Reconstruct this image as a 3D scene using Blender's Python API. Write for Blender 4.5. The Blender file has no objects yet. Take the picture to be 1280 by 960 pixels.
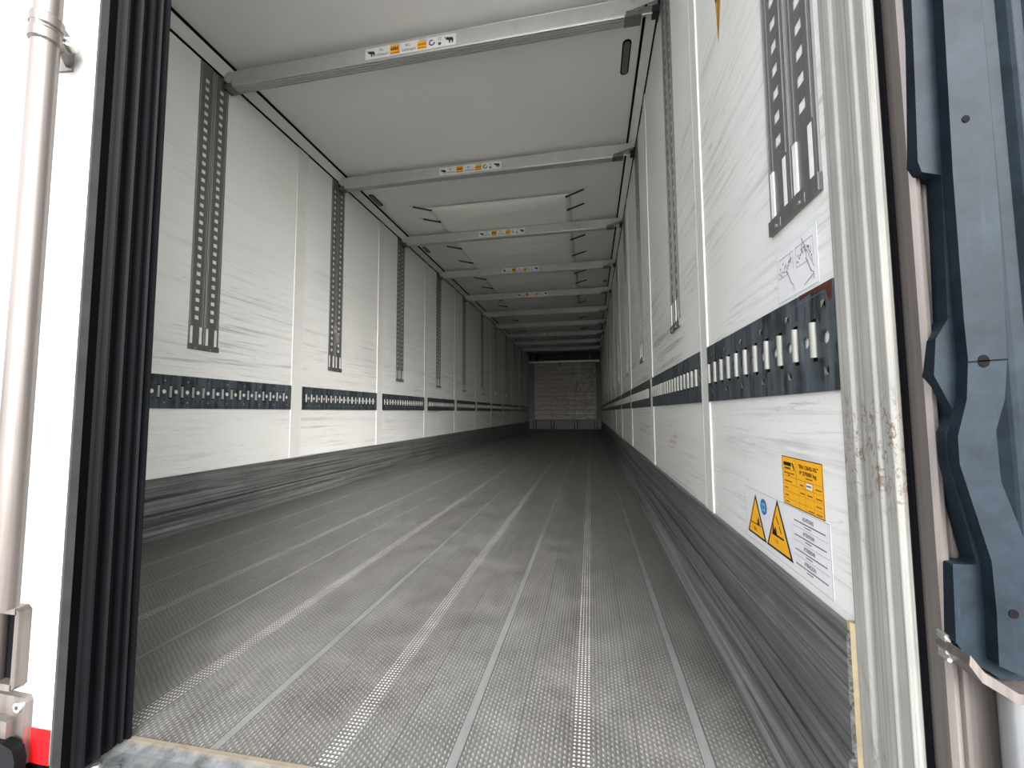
import bpy, bmesh, math, random
from mathutils import Vector, Matrix
PI = math.pi
random.seed(7)
S = bpy.context.scene
COL = S.collection

# ------------------------------------------------------------------ camera, world, light, exposure
F_PX, YAW, PITCH, ROLL = 515.5, 0.187295, 0.0686222, -0.0059259
EXPOSURE = 1.30
cam_d = bpy.data.cameras.new('camera')
cam = bpy.data.objects.new('camera', cam_d); COL.objects.link(cam)
cam_d.sensor_width = 36.0; cam_d.lens = F_PX/1280*36.0
cam_d.clip_start = 0.02; cam_d.clip_end = 500
cy, sy = math.cos(YAW), math.sin(YAW)
Fv = Vector((-sy*math.cos(PITCH), cy*math.cos(PITCH), math.sin(PITCH)))
Rt = Vector((cy, sy, 0)); Up = Rt.cross(Fv)
rr = Rt*math.cos(ROLL) + Up*math.sin(ROLL); uu = Up*math.cos(ROLL) - Rt*math.sin(ROLL)
M = Matrix((rr, uu, -Fv)).transposed().to_4x4(); M.translation = (0, 0, 0.59)
cam.matrix_world = M
S.camera = cam

w = bpy.data.worlds.new('world'); S.world = w; w.use_nodes = True
wn, wl = w.node_tree.nodes, w.node_tree.links
bg = wn['Background']
sky = wn.new('ShaderNodeTexSky'); sky.sky_type = 'NISHITA'; sky.sun_disc = False
sky.sun_elevation = math.radians(29); sky.sun_rotation = math.radians(155)
sky.air_density = 1.0; sky.dust_density = 4.0; sky.ozone_density = 1.0
hsv = wn.new('ShaderNodeHueSaturation'); hsv.inputs['Saturation'].default_value = 0.18
wl.new(sky.outputs[0], hsv.inputs['Color']); wl.new(hsv.outputs[0], bg.inputs[0])
bg.inputs[1].default_value = 0.42
sun_d = bpy.data.lights.new('sun', 'SUN'); sun_d.energy = 2.5; sun_d.angle = math.radians(0.6); sun_d.color = (1, .95, .88)
sun = bpy.data.objects.new('sun', sun_d); COL.objects.link(sun)
# the sun stands ahead of the trailer, so the doorway itself is in shade
sun.rotation_euler = Vector((0.25, 0.72, 0.85)).to_track_quat('Z', 'Y').to_euler()
sun.location = (0, -3, 8)
vs = S.view_settings
vs.view_transform = 'Standard'; vs.look = 'None'; vs.gamma = 1; vs.use_curve_mapping = False
vs.exposure = EXPOSURE
S.cycles.max_bounces = 12; S.cycles.diffuse_bounces = 10

# ------------------------------------------------------------------ dimensions (metres)
XL, XR = -2.10, 0.37           # inner wall faces
ZC = 2.64                      # ceiling
Y0, YF = 0.648, 14.55          # rear edge of the floor, front wall
ZR0, ZR1 = 0.62, 0.79          # horizontal lashing rail

# ------------------------------------------------------------------ node helpers
class NT:
    def __init__(s, name):
        s.m = bpy.data.materials.new(name); s.m.use_nodes = True
        s.n = s.m.node_tree.nodes; s.l = s.m.node_tree.links
        s.b = s.n['Principled BSDF']
        s.co = s.n.new('ShaderNodeTexCoord').outputs['Object']
    def val(s, x, sock):
        if isinstance(x, (int, float)): sock.default_value = x
        elif isinstance(x, tuple): sock.default_value = x if len(x) == len(sock.default_value) else tuple(x)+(1,)
        else: s.l.new(x, sock)
    def math(s, op, a, b=0, c=None, clamp=False):
        n = s.n.new('ShaderNodeMath'); n.operation = op; n.use_clamp = clamp
        s.val(a, n.inputs[0]); s.val(b, n.inputs[1])
        if c is not None: s.val(c, n.inputs[2])
        return n.outputs[0]
    def sep(s, v=None):
        n = s.n.new('ShaderNodeSeparateXYZ'); s.l.new(v or s.co, n.inputs[0]); return n.outputs
    def comb(s, x, y, z):
        n = s.n.new('ShaderNodeCombineXYZ')
        for i, q in enumerate((x, y, z)): s.val(q, n.inputs[i])
        return n.outputs[0]
    def mapping(s, scale=(1, 1, 1), rot=(0, 0, 0), loc=(0, 0, 0)):
        n = s.n.new('ShaderNodeMapping'); s.l.new(s.co, n.inputs[0])
        n.inputs['Scale'].default_value = scale; n.inputs['Rotation'].default_value = rot; n.inputs['Location'].default_value = loc
        return n.outputs[0]
    def noise(s, vec=None, scale=5, detail=4, rough=.6, dist=0):
        n = s.n.new('ShaderNodeTexNoise'); s.l.new(vec or s.co, n.inputs['Vector'])
        n.inputs['Scale'].default_value = scale; n.inputs['Detail'].default_value = detail
        n.inputs['Roughness'].default_value = rough; n.inputs['Distortion'].default_value = dist
        return n.outputs[0]
    def ramp(s, f, a, b, lo=0.0, hi=1.0, smooth=False):
        n = s.n.new('ShaderNodeMapRange'); n.clamp = True
        if smooth: n.interpolation_type = 'SMOOTHSTEP'
        s.val(f, n.inputs[0])
        for i, q in zip((1, 2, 3, 4), (a, b, lo, hi)): n.inputs[i].default_value = q
        return n.outputs[0]
    def mix(s, f, a, b, mode='MIX'):
        n = s.n.new('ShaderNodeMix'); n.data_type = 'RGBA'; n.blend_type = mode
        s.val(f, n.inputs[0]); s.val(a, n.inputs[6]); s.val(b, n.inputs[7]); return n.outputs[2]
    def bump(s, h, strength=.3, dist=.002, nrm=None):
        n = s.n.new('ShaderNodeBump'); n.inputs['Strength'].default_value = strength; n.inputs['Distance'].default_value = dist
        s.val(h, n.inputs['Height'])
        if nrm is not None: s.l.new(nrm, n.inputs['Normal'])
        s.l.new(n.outputs[0], s.b.inputs['Normal']); return n.outputs[0]
    def set(s, col=None, rough=None, metal=None, spec=None):
        if col is not None: s.val(col, s.b.inputs['Base Color'])
        if rough is not None: s.val(rough, s.b.inputs['Roughness'])
        if metal is not None: s.val(metal, s.b.inputs['Metallic'])
        if spec is not None: s.val(spec, s.b.inputs['Specular IOR Level'])
        return s.m

def plain(name, col, rough=.5, metal=0, spec=.5, var=.08, scale=30, bump=0):
    t = NT(name)
    n = t.noise(scale=scale, detail=3)
    f = t.ramp(n, .3, .7)
    c2 = tuple(max(0, c*(1-var*2)) for c in col)
    t.set(t.mix(f, c2, col), rough, metal, spec)
    if bump: t.bump(n, bump, .001)
    return t.m

def wall_mat(name, shift, amount):
    t = NT(name)
    xyz = t.sep()
    base = t.mix(t.ramp(t.noise(scale=1.3, detail=3), .35, .7), (.72, .725, .70), (.77, .775, .755))
    # long rubbing marks left by pallets, slightly tilted
    s1 = t.noise(t.mapping((1, .8, 34), (math.radians(-7), 0, 0), (shift, shift, 0)), 1.0, 7, .72, .8)
    s2 = t.noise(t.mapping((1, 2.2, 95), (math.radians(4), 0, 0), (0, shift*2, 1)), 1.0, 5, .7, 1.2)
    s3 = t.noise(t.mapping((1, 5, 60), (math.radians(-38), 0, 0), (0, shift*3, 4)), 1.0, 4, .7, 1.5)
    mask = t.ramp(t.noise(t.mapping((1, 1.1, 2.4), (0, 0, 0), (shift, 5, 0)), 1.0, 4, .6), .38, .62)
    hz = t.math('MULTIPLY', t.ramp(xyz[2], .25, .5, .7, 1.0), t.ramp(xyz[2], 1.1, 2.1, 1.0, .12))
    f1 = t.math('MULTIPLY', t.ramp(s1, .52, .68), mask)
    f2 = t.math('MULTIPLY', t.ramp(s2, .56, .66), t.math('MULTIPLY', mask, .8))
    f3 = t.math('MULTIPLY', t.ramp(s3, .63, .70), .45)
    f = t.math('MULTIPLY', t.math('MAXIMUM', t.math('MAXIMUM', f1, f2), f3), t.math('MULTIPLY', hz, amount), clamp=True)
    spots = t.ramp(t.noise(scale=42, detail=2), .74, .80, 0, .35)
    f = t.math('MAXIMUM', f, t.math('MULTIPLY', spots, hz))
    c = t.mix(f, base, (.20, .20, .195))
    rub = t.ramp(t.noise(t.mapping((1, .5, 9), (math.radians(-3), 0, 0), (0, shift, 9)), 1.0, 3, .6), .52, .75, 0, .35)
    c = t.mix(t.math('MULTIPLY', rub, hz), c, (.55, .55, .53))
    if shift > 1:      # a red rub mark low on the right wall
        yz = t.math('ADD', t.math('POWER', t.math('MULTIPLY', t.math('ADD', xyz[1], -2.02), 6.0), 2.0), t.math('POWER', t.math('MULTIPLY', t.math('ADD', t.math('ADD', xyz[2], t.math('MULTIPLY', xyz[1], .25)), -.955), 28.0), 2.0))
        mk = t.math('MULTIPLY', t.ramp(yz, .3, 1.0, 1, 0), t.ramp(t.noise(t.mapping((1, 12, 60)), 1.0, 4, .7), .48, .58, 0, .7))
        c = t.mix(mk, c, (.50, .22, .16))
    t.set(c, .38, 0, .4)
    t.bump(t.math('ADD', t.noise(scale=260, detail=2), t.math('MULTIPLY', f, -.6)), .10, .001)
    return t.m
M_WALL_L = wall_mat('white wall laminate scuffed left', 0.0, .85)
M_WALL_R = wall_mat('white wall laminate scuffed right', 3.7, .95)

def ceil_mat():
    t = NT('ceiling laminate')
    c = t.mix(t.ramp(t.noise(scale=1.0, detail=3), .3, .7), (.72, .715, .685), (.76, .755, .73))
    y = t.sep()[1]
    seam = t.math('LESS_THAN', t.math('ABSOLUTE', t.math('SUBTRACT', t.math('PINGPONG', t.math('ADD', y, -2.55), .6), 0)), .0025)
    c = t.mix(t.math('MULTIPLY', seam, .35), c, (.9, .9, .88))
    t.set(c, .45, 0, .4); t.bump(t.noise(scale=420, detail=1), .25, .0012)
    return t.m
M_CEIL = ceil_mat()

def floor_mat():
    t = NT('aluminium grain floor')
    x, y, z = t.sep()
    def saw(v, period, off):   # signed distance to nearest multiple
        a = t.math('ADD', v, -off)
        return t.math('ABSOLUTE', t.math('SUBTRACT', a, t.math('MULTIPLY', t.math('ROUND', t.math('DIVIDE', a, period)), period)))
    d_s = saw(x, .425, .185); d_k = saw(x, .425, -.025)
    smooth = t.math('LESS_THAN', d_s, .0085)
    groove = t.math('MULTIPLY', t.math('LESS_THAN', d_s, .0105), t.math('GREATER_THAN', d_s, .0085))
    joint = t.math('LESS_THAN', saw(x, .2125, .07), .0012)
    knurl = t.math('LESS_THAN', d_k, .017)
    ribs = t.math('MULTIPLY_ADD', t.math('SINE', t.math('MULTIPLY', x, 2*PI/.0082)), .5, .5)
    jit = t.math('MULTIPLY', t.noise(scale=14, detail=2), 9)
    grain = t.math('MULTIPLY_ADD', t.math('SINE', t.math('ADD', t.math('MULTIPLY', t.math('ADD', y, t.math('MULTIPLY', x, .6)), 2*PI/.0115), jit)), .5, .5)
    sq = t.math('MULTIPLY_ADD', t.math('SINE', t.math('MULTIPLY', y, 2*PI/.0085)), .5, .5)
    gr = t.math('MULTIPLY', ribs, t.math('MULTIPLY_ADD', grain, .65, .35))
    kn = t.math('POWER', t.math('MULTIPLY', ribs, sq), .7)
    h = t.math('ADD', t.math('MULTIPLY', gr, t.math('SUBTRACT', 1, knurl)), t.math('MULTIPLY', kn, knurl))
    h = t.math('ADD', t.math('MULTIPLY', h, t.math('SUBTRACT', 1, smooth)), t.math('MULTIPLY', smooth, .9))
    h = t.math('SUBTRACT', h, t.math('ADD', groove, joint))
    wear = t.noise(t.mapping((5, .8, 1)), 1.0, 5, .65)
    patch = t.noise(scale=7, detail=5, rough=.7)
    dirt = t.mix(t.ramp(patch, .35, .68), (.082, .080, .075), (.138, .135, .127))
    dirt = t.mix(t.ramp(wear, .45, .75, 0, .45), dirt, (.17, .186, .172))
    crest = t.math('POWER', t.ramp(h, .35, .9), 1.5)
    crest = t.math('MULTIPLY', crest, t.ramp(t.noise(t.mapping((34, 9, 1)), 1.0, 5, .75), .34, .66, .35, .95))
    c = t.mix(t.math('MULTIPLY', crest, .60), dirt, (.46, .455, .435))
    c = t.mix(t.math('MULTIPLY', knurl, t.math('MULTIPLY', crest, .95)), c, (.85, .83, .79))
    c = t.mix(t.math('MULTIPLY', smooth, .6), c, (.13, .14, .148))
    c = t.mix(t.math('MAXIMUM', groove, t.math('MULTIPLY', joint, .7), clamp=True), c, (.06, .058, .05))
    edge = t.math('MULTIPLY', t.ramp(t.math('ADD', y, t.math('MULTIPLY', t.noise(scale=38, detail=5, rough=.8), .05)), .674, .684, 1.0, 0.0), .75)
    c = t.mix(edge, c, (.22, .185, .135))
    t.set(c, t.ramp(patch, .3, .7, .34, .52), .35, .5)
    t.bump(h, .55, .0022)
    return t.m
M_FLOOR = floor_mat()

def streak_metal(name, dark, light, rough=.45, metal=.5, axis='Y', fine=90, contrast=(.35, .7), scr=(.55, .56, .56), scratch=.5):
    t = NT(name)
    sc = {'Y': (fine, .9, fine), 'Z': (fine, fine, .9)}[axis]
    a = t.noise(t.mapping(sc), 1.0, 6, .7, .6)
    c = t.mix(t.ramp(a, *contrast), dark, light)
    b = t.noise(t.mapping(tuple(q*1.9 if q > 1 else q*1.7 for q in sc), (0.02, 0, .01)), 1.0, 4, .7, .9)
    c = t.mix(t.math('MULTIPLY', t.ramp(b, .62, .72), scratch), c, scr)
    big = t.noise(scale=4, detail=4)
    c = t.mix(t.ramp(big, .5, .75, 0, .4), c, dark)
    t.set(c, rough, metal, .5); t.bump(a, .2, .001)
    return t.m
M_KICK = streak_metal('scratched aluminium kick plate', (.042, .044, .044), (.24, .245, .24), .42, .3, 'Y', 95, (.36, .62), (.42, .42, .41), .8)
M_BEAM = streak_metal('aluminium beam profile', (.46, .48, .465), (.56, .575, .555), .42, .45, 'Y', 8, (.3, .7), (.7, .7, .68), .12)
M_TRACK = streak_metal('galvanised track steel', (.15, .152, .15), (.22, .222, .215), .42, .6, 'Z', 60, (.3, .7), (.4, .4, .39), .3)
M_TRACKLIP = plain('bright galvanised lip', (.55, .56, .56), .33, .75)
M_INSERT = plain('white plastic insert', (.80, .80, .78), .4)
M_BOLT = plain('zinc bolt', (.62, .62, .6), .3, .9)
M_DARK = plain('dark steel', (.035, .037, .04), .45, .6)
M_BLACK = plain('black seal rubber', (.004, .004, .005), .8, 0, .05)
def etrack_mat():
    t = NT('dark galvanised lashing rail')
    v = t.n.new('ShaderNodeTexVoronoi'); v.inputs['Scale'].default_value = 45; t.l.new(t.co, v.inputs['Vector'])
    a = t.noise(t.mapping((1, 24, 3)), 1.0, 5, .7)
    c = t.mix(t.ramp(a, .42, .62), (.014, .018, .020), (.105, .128, .150))
    c = t.mix(t.math('MULTIPLY', t.sep(v.outputs['Color'])[0], .35), c, (.11, .14, .165))
    sc = t.ramp(t.noise(t.mapping((1, 1.6, 70), (.03, 0, 0)), 1.0, 5, .7, 1), .60, .70, 0, .5)
    c = t.mix(sc, c, (.26, .28, .29))
    t.set(c, .42, .35, .5); t.bump(a, .15, .001)
    return t.m
M_ETRACK = etrack_mat()
M_LASH = streak_metal('bright worn zinc bar', (.22, .22, .20), (.40, .40, .37), .45, .4, 'Z', 60, (.3, .7), (.3, .3, .28), .3)
M_RUST = plain('rust', (.10, .035, .022), .8, 0, .2, .3, 80)
M_POST = None
def post_mat():
    t = NT('off white door post paint')
    m = t.ramp(t.noise(t.mapping((9, 9, 2.2)), 1.0, 6, .72, 1.0), .50, .60)
    zz = t.sep()[2]
    low = t.math('MULTIPLY', t.ramp(zz, .15, .60, 1.0, .9), t.ramp(zz, .62, .74, 1.0, .12))
    st = t.ramp(t.noise(t.mapping((150, 150, 4)), 1.0, 4, .7, 1.5), .60, .70, 0, .55)
    c = t.mix(t.ramp(t.noise(scale=9, detail=3), .3, .7), (.30, .30, .28), (.35, .35, .33))
    fine = t.ramp(t.noise(t.mapping((60, 60, 26), (.5, .3, 0)), 1.0, 5, .75, 2), .50, .57, 0, .9)
    lines = t.ramp(t.noise(t.mapping((300, 420, 1.2)), 1.0, 3, .6, .4), .54, .62, 0, .55)
    low2 = t.math('MULTIPLY', fine, t.math('MULTIPLY', m, low))
    c = t.mix(t.math('MAXIMUM', t.math('MAXIMUM', t.math('MULTIPLY', t.math('MULTIPLY', m, .3), low), lines), t.math('MAXIMUM', low2, t.math('MULTIPLY', st, low))), c, (.13, .112, .09))
    rust = t.math('MULTIPLY', t.ramp(t.noise(t.mapping((95, 95, 60)), 1.0, 5, .8, 1), .53, .60, 0, .85),
                  t.math('MULTIPLY', t.ramp(zz, .44, .50), t.ramp(zz, .585, .62, 1, 0)))
    c = t.mix(rust, c, (.13, .075, .038))
    t.set(c, .42, 0, .4); t.bump(m, .1, .001); return t.m
M_POST = post_mat()
M_STEEL = streak_metal('stainless steel brushed pinkish', (.095, .082, .077), (.19, .17, .16), .36, .6, 'Z', 70, (.3, .7), (.2, .18, .17), .25)
M_TUBE = streak_metal('bright aluminium tube', (.27, .28, .29), (.38, .39, .40), .3, .7, 'Z', 50, (.3, .7), (.35, .35, .35), .25)
M_RUBBER = plain('black rubber door seal', (.0016, .0020, .0028), .5, 0, .12, .2, 12)
M_RUBGREY = plain('grey seal edge strip', (.028, .028, .029), .6, 0, .1, .15, 20)
def cover_mat():
    t = NT('dusty black plastic')
    a = t.noise(scale=18, detail=6, rough=.7)
    c = t.mix(t.ramp(a, .35, .75), (.005, .0085, .0125), (.012, .020, .029))
    s = t.ramp(t.noise(t.mapping((120, 120, 9)), 1.0, 4, .7, 1), .62, .72, 0, .3)
    t.set(t.mix(s, c, (.025, .034, .043)), .55, 0, .10); t.bump(a, .1, .001); return t.m
M_COVER = cover_mat()
M_DOOR = plain('white door paint', (.33, .33, .322), .3, 0, .5, .02, 3)
M_RED = plain('red reflective tape', (.60, .006, .008), .35, 0, .5, .02)
M_FABRIC = NT('air duct fabric')
_t = M_FABRIC; _w = _t.noise(_t.mapping((1.2, 9, 1)), 1.0, 4, .6, .8)
_t.set(_t.mix(_t.ramp(_w, .3, .7), (.74, .74, .70), (.82, .82, .78)), .75, 0, .2); _t.bump(_w, .4, .01); M_FABRIC = _t.m
M_STRAP = plain('black rubber strap', (.012, .012, .014), .6)
M_YEL = plain('amber sticker film', (.88, .43, .015), .4, 0, .4, .02)
M_YEL2 = plain('faded orange sticker film', (.55, .30, .07), .5, 0, .4, .15, 60)
M_INK = plain('black printing ink', (.012, .012, .014), .5)
M_INKG = plain('grey printing ink', (.17, .17, .17), .5)
M_PAPER = plain('white sticker film', (.75, .75, .77), .35, 0, .5, .02)
M_BLUE = plain('blue printing ink', (.02, .17, .42), .4)
M_BLUE2 = plain('pale blue printing ink', (.25, .50, .75), .4)
M_REDINK = plain('red printing ink', (.5, .07, .05), .5)
M_BROWN = plain('brown printing ink', (.20, .08, .02), .5)
M_LINE = plain('faint violet pen ink', (.33, .30, .38), .6)
M_TAPE = plain('torn tape remnant', (.50, .42, .38), .8, 0, .2, .3, 90, .5)
M_BEIGE = plain('beige sealant strip', (.42, .34, .21), .7, 0, .3, .15, 40)
M_LAMP = plain('unlit lamp lens', (.13, .14, .145), .3, 0, .5, .15, 120)
M_ALU = plain('painted grey bulkhead frame', (.15, .155, .17), .5, .3)
M_ALUD = plain('dark unit housing', (.05, .06, .08), .6, .1)
def plank_mat():
    t = NT('weathered panel with torn paper')
    a = t.noise(t.mapping((6, 1, 60)), 1.0, 6, .7, .8)
    c = t.mix(t.ramp(a, .3, .7), (.40, .37, .31), (.74, .70, .61))
    sp = t.ramp(t.noise(scale=5, detail=7, rough=.8), .48, .60)
    mx = t.ramp(t.sep()[0], -.15, .45, .12, 1.0)
    c = t.mix(t.math('MULTIPLY', sp, mx), c, (.88, .86, .80))
    dk = t.ramp(t.noise(t.mapping((1, 1, 1), loc=(5, 5, 5)), 6, 7, .8), .56, .64, 0, .85)
    c = t.mix(dk, c, (.05, .045, .04))
    t.set(c, .6, 0, .4); return t.m
M_PLANK = plank_mat()
def sill_mat():
    t = NT('worn threshold steel')
    a = t.noise(scale=22, detail=6, rough=.72)
    c = t.mix(t.ramp(a, .35, .68), (.05, .055, .058), (.17, .18, .185))
    y = t.sep()[1]
    f = t.math('MULTIPLY', t.ramp(t.math('ADD', y, t.math('MULTIPLY', a, .03)), .655, .667), .85)
    c = t.mix(f, c, (.20, .165, .12))
    t.set(c, .45, .4, .5); t.bump(a, .3, .002); return t.m
M_SILL = sill_mat()
M_ASPH = plain('asphalt yard', (.36, .36, .355), .85, 0, .3, .15, 3)

# ------------------------------------------------------------------ mesh helpers
class MB:
    def __init__(s): s.v = []; s.f = []; s.mi = []; s.mats = []; s.sm = []
    def mid(s, m):
        if m not in s.mats: s.mats.append(m)
        return s.mats.index(m)
    def add(s, vs, fs, m, smooth=False):
        o = len(s.v); s.v += [tuple(q) for q in vs]; i = s.mid(m)
        for f in fs: s.f.append([o+k for k in f]); s.mi.append(i); s.sm.append(smooth)
        return s
    def box(s, a, b, m):
        (x0, y0, z0), (x1, y1, z1) = a, b
        x0, x1 = min(x0, x1), max(x0, x1); y0, y1 = min(y0, y1), max(y0, y1); z0, z1 = min(z0, z1), max(z0, z1)
        return s.add([(x0,y0,z0),(x1,y0,z0),(x1,y1,z0),(x0,y1,z0),(x0,y0,z1),(x1,y0,z1),(x1,y1,z1),(x0,y1,z1)],
              [(0,3,2,1),(4,5,6,7),(0,1,5,4),(1,2,6,5),(2,3,7,6),(3,0,4,7)], m)
    def prism(s, pts, h0, h1, m, axis='Z', smooth=False, caps=True):
        """closed 2-D outline swept along axis; pts are the other two coordinates in xyz order"""
        n = len(pts)
        def P(p, h): return {'Z': (p[0], p[1], h), 'Y': (p[0], h, p[1]), 'X': (h, p[0], p[1])}[axis]
        o = [P(p, h0) for p in pts] + [P(p, h1) for p in pts]
        s.add(o, [(i, (i+1) % n, n+(i+1) % n, n+i) for i in range(n)], m, smooth)
        if caps: s.add(o, [tuple(range(n))[::-1], tuple(range(n, 2*n))], m)
        return s
    def cyl(s, a, b, r, m, n=20, r2=None, caps=True, smooth=True):
        a, b = Vector(a), Vector(b); d = (b-a).normalized(); r2 = r if r2 is None else r2
        u = d.orthogonal().normalized(); v = d.cross(u)
        o = [a + (u*math.cos(2*PI*i/n)+v*math.sin(2*PI*i/n))*r for i in range(n)] + \
            [b + (u*math.cos(2*PI*i/n)+v*math.sin(2*PI*i/n))*r2 for i in range(n)]
        s.add(o, [(i, (i+1) % n, n+(i+1) % n, n+i) for i in range(n)], m, smooth)
        if caps: s.add(o, [tuple(range(n))[::-1], tuple(range(n, 2*n))], m)
        return s
    def tube(s, path, r, m, n=8):
        for a, b in zip(path[:-1], path[1:]): s.cyl(a, b, r, m, n)
        return s
    def sheet(s, rows, m, smooth=True):
        R_, C_ = len(rows), len(rows[0])
        return s.add([p for r in rows for p in r], [(i*C_+j, i*C_+j+1, (i+1)*C_+j+1, (i+1)*C_+j) for i in range(R_-1) for j in range(C_-1)], m, smooth)
    def build(s, name, parent=None, kind=None, label=None, bevel=0, fix=True, loc=None):
        me = bpy.data.meshes.new(name); me.from_pydata(s.v, [], s.f)
        for m in s.mats: me.materials.append(m)
        me.polygons.foreach_set('material_index', s.mi); me.polygons.foreach_set('use_smooth', s.sm)
        if fix:
            bm = bmesh.new(); bm.from_mesh(me)
            bmesh.ops.recalc_face_normals(bm, faces=bm.faces); bm.to_mesh(me); bm.free()
        me.update()
        o = bpy.data.objects.new(name, me); COL.objects.link(o)
        if parent: o.parent = parent
        if kind: o['kind'] = kind
        if label: o['label'] = label
        if loc: o.location = loc
        if bevel:
            b = o.modifiers.new('bevel', 'BEVEL'); b.width = bevel; b.segments = 2; b.limit_method = 'ANGLE'; b.angle_limit = math.radians(40)
        return o
def thing(name, label, cat, loc=(0, 0, 0), rz=0, group=None):
    o = bpy.data.objects.new(name, None); COL.objects.link(o); o.empty_display_size = .05
    o.location = loc; o.rotation_euler = (0, 0, rz); o['label'] = label; o['category'] = cat
    if group: o['group'] = group
    return o
def tag(o, label, cat, group=None):
    o['label'] = label; o['category'] = cat
    if group: o['group'] = group
    return o
def dup(root, loc=None, rz=None, label=None, skip=()):
    r = root.copy(); COL.objects.link(r)
    if loc is not None: r.location = loc
    if rz is not None: r.rotation_euler = (0, 0, rz)
    if label: r['label'] = label
    for ch in list(root.children):
        if ch.name.split('.')[0] in skip: continue
        c = ch.copy(); COL.objects.link(c); c.parent = r
        for g in list(ch.children):
            d = g.copy(); COL.objects.link(d); d.parent = c
    return r
def text_tris(txt, size, bold=0.0):
    cu = bpy.data.curves.new('t', 'FONT'); cu.body = txt; cu.size = size; cu.align_x = 'LEFT'; cu.offset = bold; cu.resolution_u = 2
    ob = bpy.data.objects.new('t', cu); COL.objects.link(ob)
    bpy.context.view_layer.update()
    me = bpy.data.meshes.new_from_object(ob)
    vs_ = [(v.co.x, v.co.y) for v in me.vertices]; fs = [tuple(p.vertices) for p in me.polygons]
    bpy.data.objects.remove(ob); bpy.data.meshes.remove(me); bpy.data.curves.remove(cu)
    if vs_:
        mx = min(p[0] for p in vs_); my = min(p[1] for p in vs_)
        vs_ = [(a-mx, b-my) for a, b in vs_]
    return vs_, fs
class Decal:
    """printed film: flat polygons on one thin sheet, o + u*x + v*y"""
    def __init__(s, o, u, v):
        s.o, s.u, s.v = Vector(o), Vector(u), Vector(v); s.n = s.u.cross(s.v).normalized(); s.mb = MB()
    def p(s, x, y, l): return s.o + s.u*x + s.v*y + s.n*(.0006 + .00035*l)
    def poly(s, pts, m, l=1): s.mb.add([s.p(x, y, l) for x, y in pts], [tuple(range(len(pts)))], m); return s
    def rect(s, x0, y0, x1, y1, m, l=1): return s.poly([(x0,y0),(x1,y0),(x1,y1),(x0,y1)], m, l)
    def base(s, pts, m):
        n = len(pts); o = [s.o+s.u*x+s.v*y for x, y in pts]
        s.mb.add(o+[q+s.n*.0006 for q in o], [(i, (i+1) % n, n+(i+1) % n, n+i) for i in range(n)]+[tuple(range(n, 2*n)), tuple(range(n))[::-1]], m); return s
    def line(s, a, b, wd, m, l=2):
        a, b = Vector(a), Vector(b); d = (b-a).normalized()*wd/2; q = Vector((-d.y, d.x))
        return s.poly([a-q-d, b-q+d, b+q+d, a+q-d], m, l)
    def disc(s, x, y, rx, m, l=2, ry=None, n=24, a0=0, a1=2*PI, r_in=None):
        ry = rx if ry is None else ry
        if r_in is None: return s.poly([(x+rx*math.cos(2*PI*i/n), y+ry*math.sin(2*PI*i/n)) for i in range(n)], m, l)
        for i in range(n):
            t0 = a0+(a1-a0)*i/n; t1 = a0+(a1-a0)*(i+1)/n
            s.poly([(x+rx*math.cos(t0), y+ry*math.sin(t0)), (x+rx*math.cos(t1), y+ry*math.sin(t1)),
                    (x+r_in*math.cos(t1), y+r_in*math.sin(t1)), (x+r_in*math.cos(t0), y+r_in*math.sin(t0))], m, l)
        return s
    def text(s, txt, x, y, size, m, l=2, width=None, bold=0.0, rot=0):
        vs_, fs = text_tris(txt, size, bold)
        if not vs_: return s
        k = 1
        if width: k = width/max(1e-6, max(q[0] for q in vs_))
        s.mb.add([s.p(x+a*k, y+b, l) for a, b in vs_], fs, m); return s
    def build(s, name, parent=None, label=None): return s.mb.build(name, parent, label=label, fix=False)

# ================================================================== STRUCTURE
fl = MB()
fl.box((XL-.08, Y0, -.12), (XR+.08, YF, 0), M_FLOOR)
fl.build('floor', kind='structure')
MB().box((-60, -60, -1.35), (60, 60, -1.25), M_ASPH).build('ground', kind='structure')

def wall(name, x0, x1, y0, mat):
    return MB().box((x0, y0, -.12), (x1, YF, ZC+.10), mat).build(name, kind='structure')
wl_ = wall('wall_left', XL-.08, XL, .60, M_WALL_L)
wr_ = wall('wall_right', XR, XR+.08, .66, M_WALL_R)
MB().box((XL-.08, YF, -.12), (XR+.08, YF+.08, ZC+.10), M_WALL_L).build('wall_front', kind='structure')
MB().box((XL-.08, .60, ZC), (XR+.08, YF, ZC+.08), M_CEIL).build('ceiling', kind='structure')

SEAM_L = [2.65+1.2*i for i in range(-1, 10)]
SEAM_R = [1.425, 2.60, 3.88] + [3.88+1.2*i for i in range(1, 9)]
def seam(parent, x, y, wdt, sgn):
    m = MB(); d = .004*sgn
    pr = [(x, y-wdt/2-.004), (x+d*1.2, y-wdt/2-.001), (x+d*1.2, y-wdt/2+.004), (x+d, y-wdt/2+.006), (x+d, y+wdt/2-.006),
          (x+d*1.2, y+wdt/2-.004), (x+d*1.2, y+wdt/2+.001), (x, y+wdt/2+.004)]
    m.prism(pr, .24, 2.585, M_SEAM)
    o = m.build('panel_seam', parent); return o
M_SEAM = plain('clean white seam strip', (.70, .70, .675), .35, 0, .5, .04, 8)
for y in SEAM_L: seam(wl_, XL, y, .105, 1)
for y in SEAM_R: seam(wr_, XR, y, .078, -1)

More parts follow.
